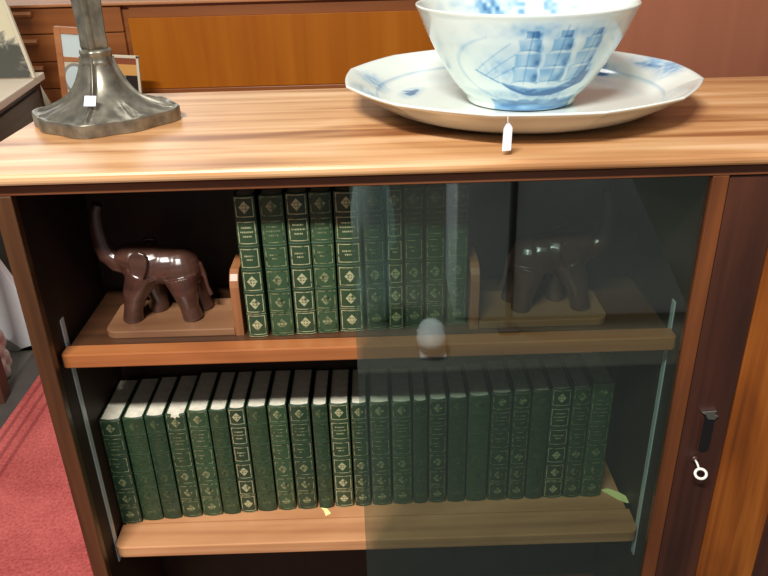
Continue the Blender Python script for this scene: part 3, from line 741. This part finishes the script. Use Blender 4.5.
# red-brown cabinet just behind
RB = thing('wardrobe', (1.0, .70, FZ), 'tall red-brown wooden cupboard standing close behind the platter end', 'cupboard')
b = B(); box(b, -.34, .46, -.215, .18, .04, 1.32, .004); link('carcass', b, M['wardrobe'], RB)
b = B(); box(b, -.36, .48, -.225, .19, 1.32, 1.345, .004); link('cornice', b, M['wardrobe'], RB)
b = B(); box(b, -.32, .44, -.20, .16, 0, .041); link('plinth', b, M['inner'], RB)

# double picture frame leaning against the sideboard
def frame_thing(name, x0, x1, z0, z1, y, lab, bars, panes, fr=.022, mat='dresser_light', depth=.018):
    """upright frame: outer wood, dividing bars, panes (x0,x1,z0,z1,material)"""
    t = thing(name, ((x0+x1)/2, y, z0), lab, 'picture frame'); ox, oz = (x0+x1)/2, z0
    b = B()
    for a in ((x0, x0+fr, z0, z1), (x1-fr, x1, z0, z1), (x0+fr, x1-fr, z0, z0+fr), (x0+fr, x1-fr, z1-fr, z1)) + tuple(bars):
        box(b, a[0]-ox, a[1]-ox, 0, depth, a[2]-oz, a[3]-oz, .0015)
    link('frame', b, M[mat], t)
    for p in panes:
        b = B(); box(b, p[0]-ox, p[1]-ox, .004, .009, p[2]-oz, p[3]-oz); link('picture', b, M[p[4]] if isinstance(p[4], str) else p[4], t)
    return t
p_ = [unp(53, 28, 'y', 1.72), unp(60, 37, 'y', 1.72), unp(60, 60, 'y', 1.72)]
FX, FT = p_[0].x, p_[0].z; FB = -.60; fr = .020
zm = unp(60, 58.5, 'y', 1.72).z
pf_ = frame_thing('picture_frame', FX, FX+.150, FB, FT, 1.72, 'wooden two-pane frame with pale prints, partly hidden behind the lamp', ((FX+fr, FX+.130, zm-.012, zm+.002),),
    ((FX+fr, FX+.130, zm+.002, FT-fr, 'mirrorish'), (FX+fr, FX+.130, FB+fr, zm-.012, 'cream')), fr)
c_ = unp(80, 79, 'y', 1.72)
b = B(); pts = [(.040*math.cos(a), .048*math.sin(a)) for a in np.linspace(0, 2*PI, 33)[:-1]]
pts2 = [(.031*math.cos(a), .039*math.sin(a)) for a in np.linspace(0, 2*PI, 33)[:-1]]
ov = B(); prism(ov, pts, .001, .0042, 'y'); ov.transform(Matrix.Translation((c_.x-(FX+.075), 0, c_.z-FB))); link('oval_mount', ov, M['greyish'], pf_)
pf_.rotation_euler = (0, .085, 0); pf_.location.x -= .045
ov = B(); prism(ov, pts2, .0, .0012, 'y'); ov.transform(Matrix.Translation((c_.x-(FX+.075), 0, c_.z-FB))); link('oval_print', ov, M['mirrorish'], pf_)
# box stand for the frame: a low stool
st = thing('stool', (FX+.14, 1.80, FZ+.0062), 'low wooden stool under the two-pane picture frame', 'stool')
b = B(); box(b, -.16, .30, -.10, .12, .2185, .2435, .003); link('seat', b, M['leg'], st)
for sx in (-.14, .28):
    for sy in (-.08, .10): b = B(); tube(b, [(sx, sy, 0), (sx, sy, .219)], .014, 12); link('leg', b, M['leg'], st)
# small picture to the right of the lamp
a0 = unp(108, 55, 'y', 1.76); a1 = unp(139, 92, 'y', 1.76)
def p3(px, py): q = unp(px, py, 'y', 1.76); return q
SX0, SX1, SZ1, SZ0 = p3(100, 56).x, p3(139, 56).x, p3(120, 55).z, -.60
sm = thing('framed_picture', ((SX0+SX1)/2, 1.76, SZ0), 'small pale-framed picture with a golden band, right of the bronze lamp stem', 'picture')
ox = (SX0+SX1)/2
b = B()
for a in ((SX0, SX0+.008, SZ0, SZ1), (SX1-.008, SX1, SZ0, SZ1), (SX0, SX1, SZ1-.008, SZ1), (SX0, SX1, SZ0, SZ0+.008)): box(b, a[0]-ox, a[1]-ox, 0, .012, a[2]-SZ0, a[3]-SZ0, .001)
link('frame', b, M['cream'], sm)
sm.rotation_euler = (0, .07, 0); sm.location.x -= .034
zA, zB = p3(120, 64).z, p3(120, 75).z
for nm, z0, z1, x0, x1, mt in (('print', zA, SZ1-.008, SX0+.008, SX1-.008, plain('rust_print', (150, 78, 44), .6)), ('golden_band', zB, zA, SX0+.008, SX1-.008, plain('golden_print', (224, 168, 92), .5)), ('print', SZ0+.008, zB, SX0+.008, SX1-.045, plain('grey_print', (150, 140, 120), .5)), ('print', SZ0+.008, zB, SX1-.045, SX1-.008, plain('black_print', (38, 26, 22), .5))):
    b = B(); box(b, x0-ox, x1-ox, .003, .008, z0-SZ0, z1-SZ0); link(nm, b, mt, sm)

# large leaning sketch at the far left
def sketch_mat():
    mt, t, b = newmat('sketch_print'); N = t.nodes.new; L = t.links.new
    tc = N('ShaderNodeTexCoord'); n = N('ShaderNodeTexNoise'); n.inputs['Scale'].default_value = 22; n.inputs['Detail'].default_value = 6; n.inputs['Distortion'].default_value = 1.5
    L(tc.outputs['Object'], n.inputs['Vector'])
    sx = N('ShaderNodeSeparateXYZ'); L(tc.outputs['Object'], sx.inputs[0])
    mr = N('ShaderNodeMapRange'); mr.inputs[1].default_value = .16; mr.inputs[2].default_value = .08; mr.inputs[3].default_value = -.45; mr.inputs[4].default_value = .22
    L(sx.outputs['Z'], mr.inputs[0])
    xm = N('ShaderNodeMath'); xm.operation = 'MULTIPLY_ADD'; xm.inputs[1].default_value = -1.6; xm.inputs[2].default_value = 0.0; L(sx.outputs['X'], xm.inputs[0])
    ad0 = N('ShaderNodeMath'); ad0.operation = 'ADD'; L(mr.outputs[0], ad0.inputs[0]); L(xm.outputs[0], ad0.inputs[1])
    ad = N('ShaderNodeMath'); ad.operation = 'ADD'; L(n.outputs[0], ad.inputs[0]); L(ad0.outputs[0], ad.inputs[1])
    r = N('ShaderNodeValToRGB'); e = r.color_ramp.elements; e[0].position = .48; e[0].color = lin((226, 218, 186)); e[1].position = .72; e[1].color = lin((84, 84, 78)); q = e.new(.58); q.color = lin((150, 148, 134))
    L(ad.outputs[0], r.inputs[0]); L(r.outputs[0], b.inputs['Base Color']); b.inputs['Roughness'].default_value = .4
    return mt
TX1, TY0, TY1, TZ = -.600, .86, 1.70, -.20
q1 = unp(5, 0, 'y', 1.60); q0 = unp(33, 72, 'y', 1.60)
dn = (q0-q1).normalized(); q0 = q0+dn*((TZ+.0015-q0.z)/dn.z)
ang = math.atan2(-dn.x, -dn.z)
pc = thing('leaning_picture', (q0.x, 1.60, q0.z), 'large cream picture with a dark foliage sketch, propped at the far left', 'picture')
sn, cn = math.sin(ang), math.cos(ang)
def tilt(x, z): return (x*cn+z*sn, z*cn-x*sn)
W0 = (0.0/sn if 0 else .42)
b = B(); prism(b, [(0, 0), tilt(0, .45), (tilt(0, .45)[0]-W0, tilt(0, .45)[1]), (-W0, 0)], 0, .012, 'y', .001); link('backing_board', b, M['cream'], pc)
b = B(); prism(b, [(-.009, .002), (tilt(0, .445)[0]-.009, tilt(0, .445)[1]), (tilt(0, .445)[0]-W0+.01, tilt(0, .445)[1]), (-W0+.01, .002)], -.002, -.0002, 'y'); link('print', b, sketch_mat(), pc)

# grey-topped desk at the left
dk = thing('desk', (-.566, .84, FZ), 'dark wooden desk with a greyed top at the far left', 'desk', None, math.atan2(.1104, .994))
def dp_(name, bm, mat, parent=dk): return link(name, bm, mat, parent)
H_ = TZ-FZ
dp_('desk_top', box(B(), -1.1, 0, 0, .873, H_-.022, H_, .003), M['table_top'])
dp_('desk_body', box(B(), -1.08, -.014, .02, .855, H_-.17, H_-.0225, .002), M['table_dark'])
dp_('drawer_front', box(B(), -.0138, -.005, .06, .80, H_-.155, H_-.04, .002), M['table_dark'])
dp_('leg', box(B(), -.055, -.005, .005, .055, 0, H_-.1702, .003), M['leg'])
dp_('leg', box(B(), -.05, -.012, .81, .848, 0, H_-.1702, .003), M['leg'])
dp_('leg', box(B(), -1.07, -1.03, .01, .05, 0, H_-.1702, .003), M['leg'])
dp_('leg', box(B(), -1.07, -1.03, .81, .848, 0, H_-.1702, .003), M['leg'])
# white stick
s0 = unp(38.5, 84, 'y', 1.82); s1 = unp(48, 106, 'y', 1.82); dv = (s1-s0).normalized(); kk = (FZ+.012-s0.z)/dv.z
b = B(); tube(b, [s0, s1, s0+dv*kk], [.004, .014, .016], 10)
tag(link('white_leaning_stick', b, M['cream'], None, True), 'slim white tapered stick leaning between the desk and the sideboard', 'stick')

# white board leaning under the desk
q = [unp(-26, 233, 'y', 1.10), unp(18, 292, 'y', 1.10), unp(31, 346, 'y', 1.10), unp(21.5, 349, 'y', 1.10), unp(-26, 318, 'y', 1.10)]
b = B(); prism(b, [(v.x, v.z) for v in q], 1.10, 1.125, 'y', .002)
wb = thing('white_board', (q[3].x, 1.11, FZ), 'white flat board leaning in a tilt under the desk edge, left of the cabinet', 'board')
b.transform(Matrix.Translation((-q[3].x, -1.11, -FZ))); link('panel', b, M['white'], wb)
b = B(); v0, v1 = q[4], q[3]; d_ = Vector((v1.x-v0.x, 0, v1.z-v0.z)); n_v = Vector((d_.z, 0, -d_.x)).normalized()
if n_v.z > 0: n_v = -n_v
pts = [(v0.x, v0.z), (v1.x, v1.z), (v1.x+n_v.x*.04, v1.z+n_v.z*.04), (v0.x+n_v.x*.04, v0.z+n_v.z*.04)]
prism(b, pts, 1.106, 1.12, 'y'); b.transform(Matrix.Translation((-q[3].x, -1.11, -FZ))); link('grey_edge', b, M['greyish'], wb)
lo_ = min(v[1] for v in pts)
b = B(); box(b, q[3].x-.06-q[3].x, q[2].x-q[3].x, -.004, .03, 0, lo_-FZ+.012); link('foot_block', b, M['black'], wb)
# crumpled cloth by the desk leg
b = B(); cc = unp(2, 358, 'y', .95)
for k in range(26):
    a = k*2.4; ball(b, (cc.x-.035+.024*math.cos(a), .97+.03*math.sin(a), FZ+.020+k*.0050), (.012+.008*math.sin(k*1.7)**2, .016, .022), None, 10)
bx = sculpt('crumpled_cloth', b, .004, 3, plain('cloth', (214, 206, 198), .9, noise=.1, scale=30, bump=.6), None)
tag(bx, 'pale crumpled cloth bundle on the floor beside the desk leg', 'cloth')

# ------------------------------------------------------------------ unseen stand-ins, added to shape the reflections in the glass door
ct = thing('reflection_pale_box', (1.0, -1.35, FZ), 'added pale grey box, shaped for the light patch mirrored in the glass door', 'cabinet')  # unseen, added so the glass mirrors a pale slanted patch
prs = [(-.42, 0), (.27, 0), (-.03, .56), (-.42, .56)]
b = B(); prism(b, prs, -.15, .15, 'y', .004); link('body', b, plain('reflection_pale_grey', (226, 232, 238), .5, noise=.12, scale=5), ct)
b = B(); tube(b, [(.725, -1.13, FZ+.012), (.715, -1.13, .1)], .010, 14); box(b, .695, .755, -1.16, -1.10, FZ, FZ+.014, .004)
tag(link('reflection_pole', b, plain('dark_grey_metal', (74, 76, 80), .5), None, False), 'added thin dark pole, stand-in for a line mirrored in the glass door', 'stand')  # unseen, added for the dark upright line in the reflection
vz = thing('reflection_vase_shape', (.348, -1.25, FZ), 'added pale green vase shape, stand-in for a reflection in the glass door', 'vase')  # unseen, stands in for a pale shape reflected in the pane
b = B(); lathe(b, [(0, .0), (.05, .0), (.052, .1), (.042, .16), (.046, .20), (.066, .24), (.062, .32), (.045, .42), (.034, .50), (.040, .56), (.034, .56), (.028, .50), (.0, .48)], 40)
link('body', b, plain('reflection_pale_green', (214, 242, 238), .3), vz, True)
sh = thing('reflection_slipper_shape', (.50, -1.06, FZ), 'added white slipper shape, stand-in for a blob mirrored in the glass door', 'shoe')  # unseen, added to leave a white spot in the reflection
b = B(); ball(b, (0, .02, .030), (.042, .06, .030)); ball(b, (.004, -.03, .026), (.038, .06, .026))
sculpt('upper', b, .004, 4, M['white'], sh)
b = B(); box(b, -.034, .038, -.08, .075, 0, .008, .003); link('sole', b, M['white'], sh)
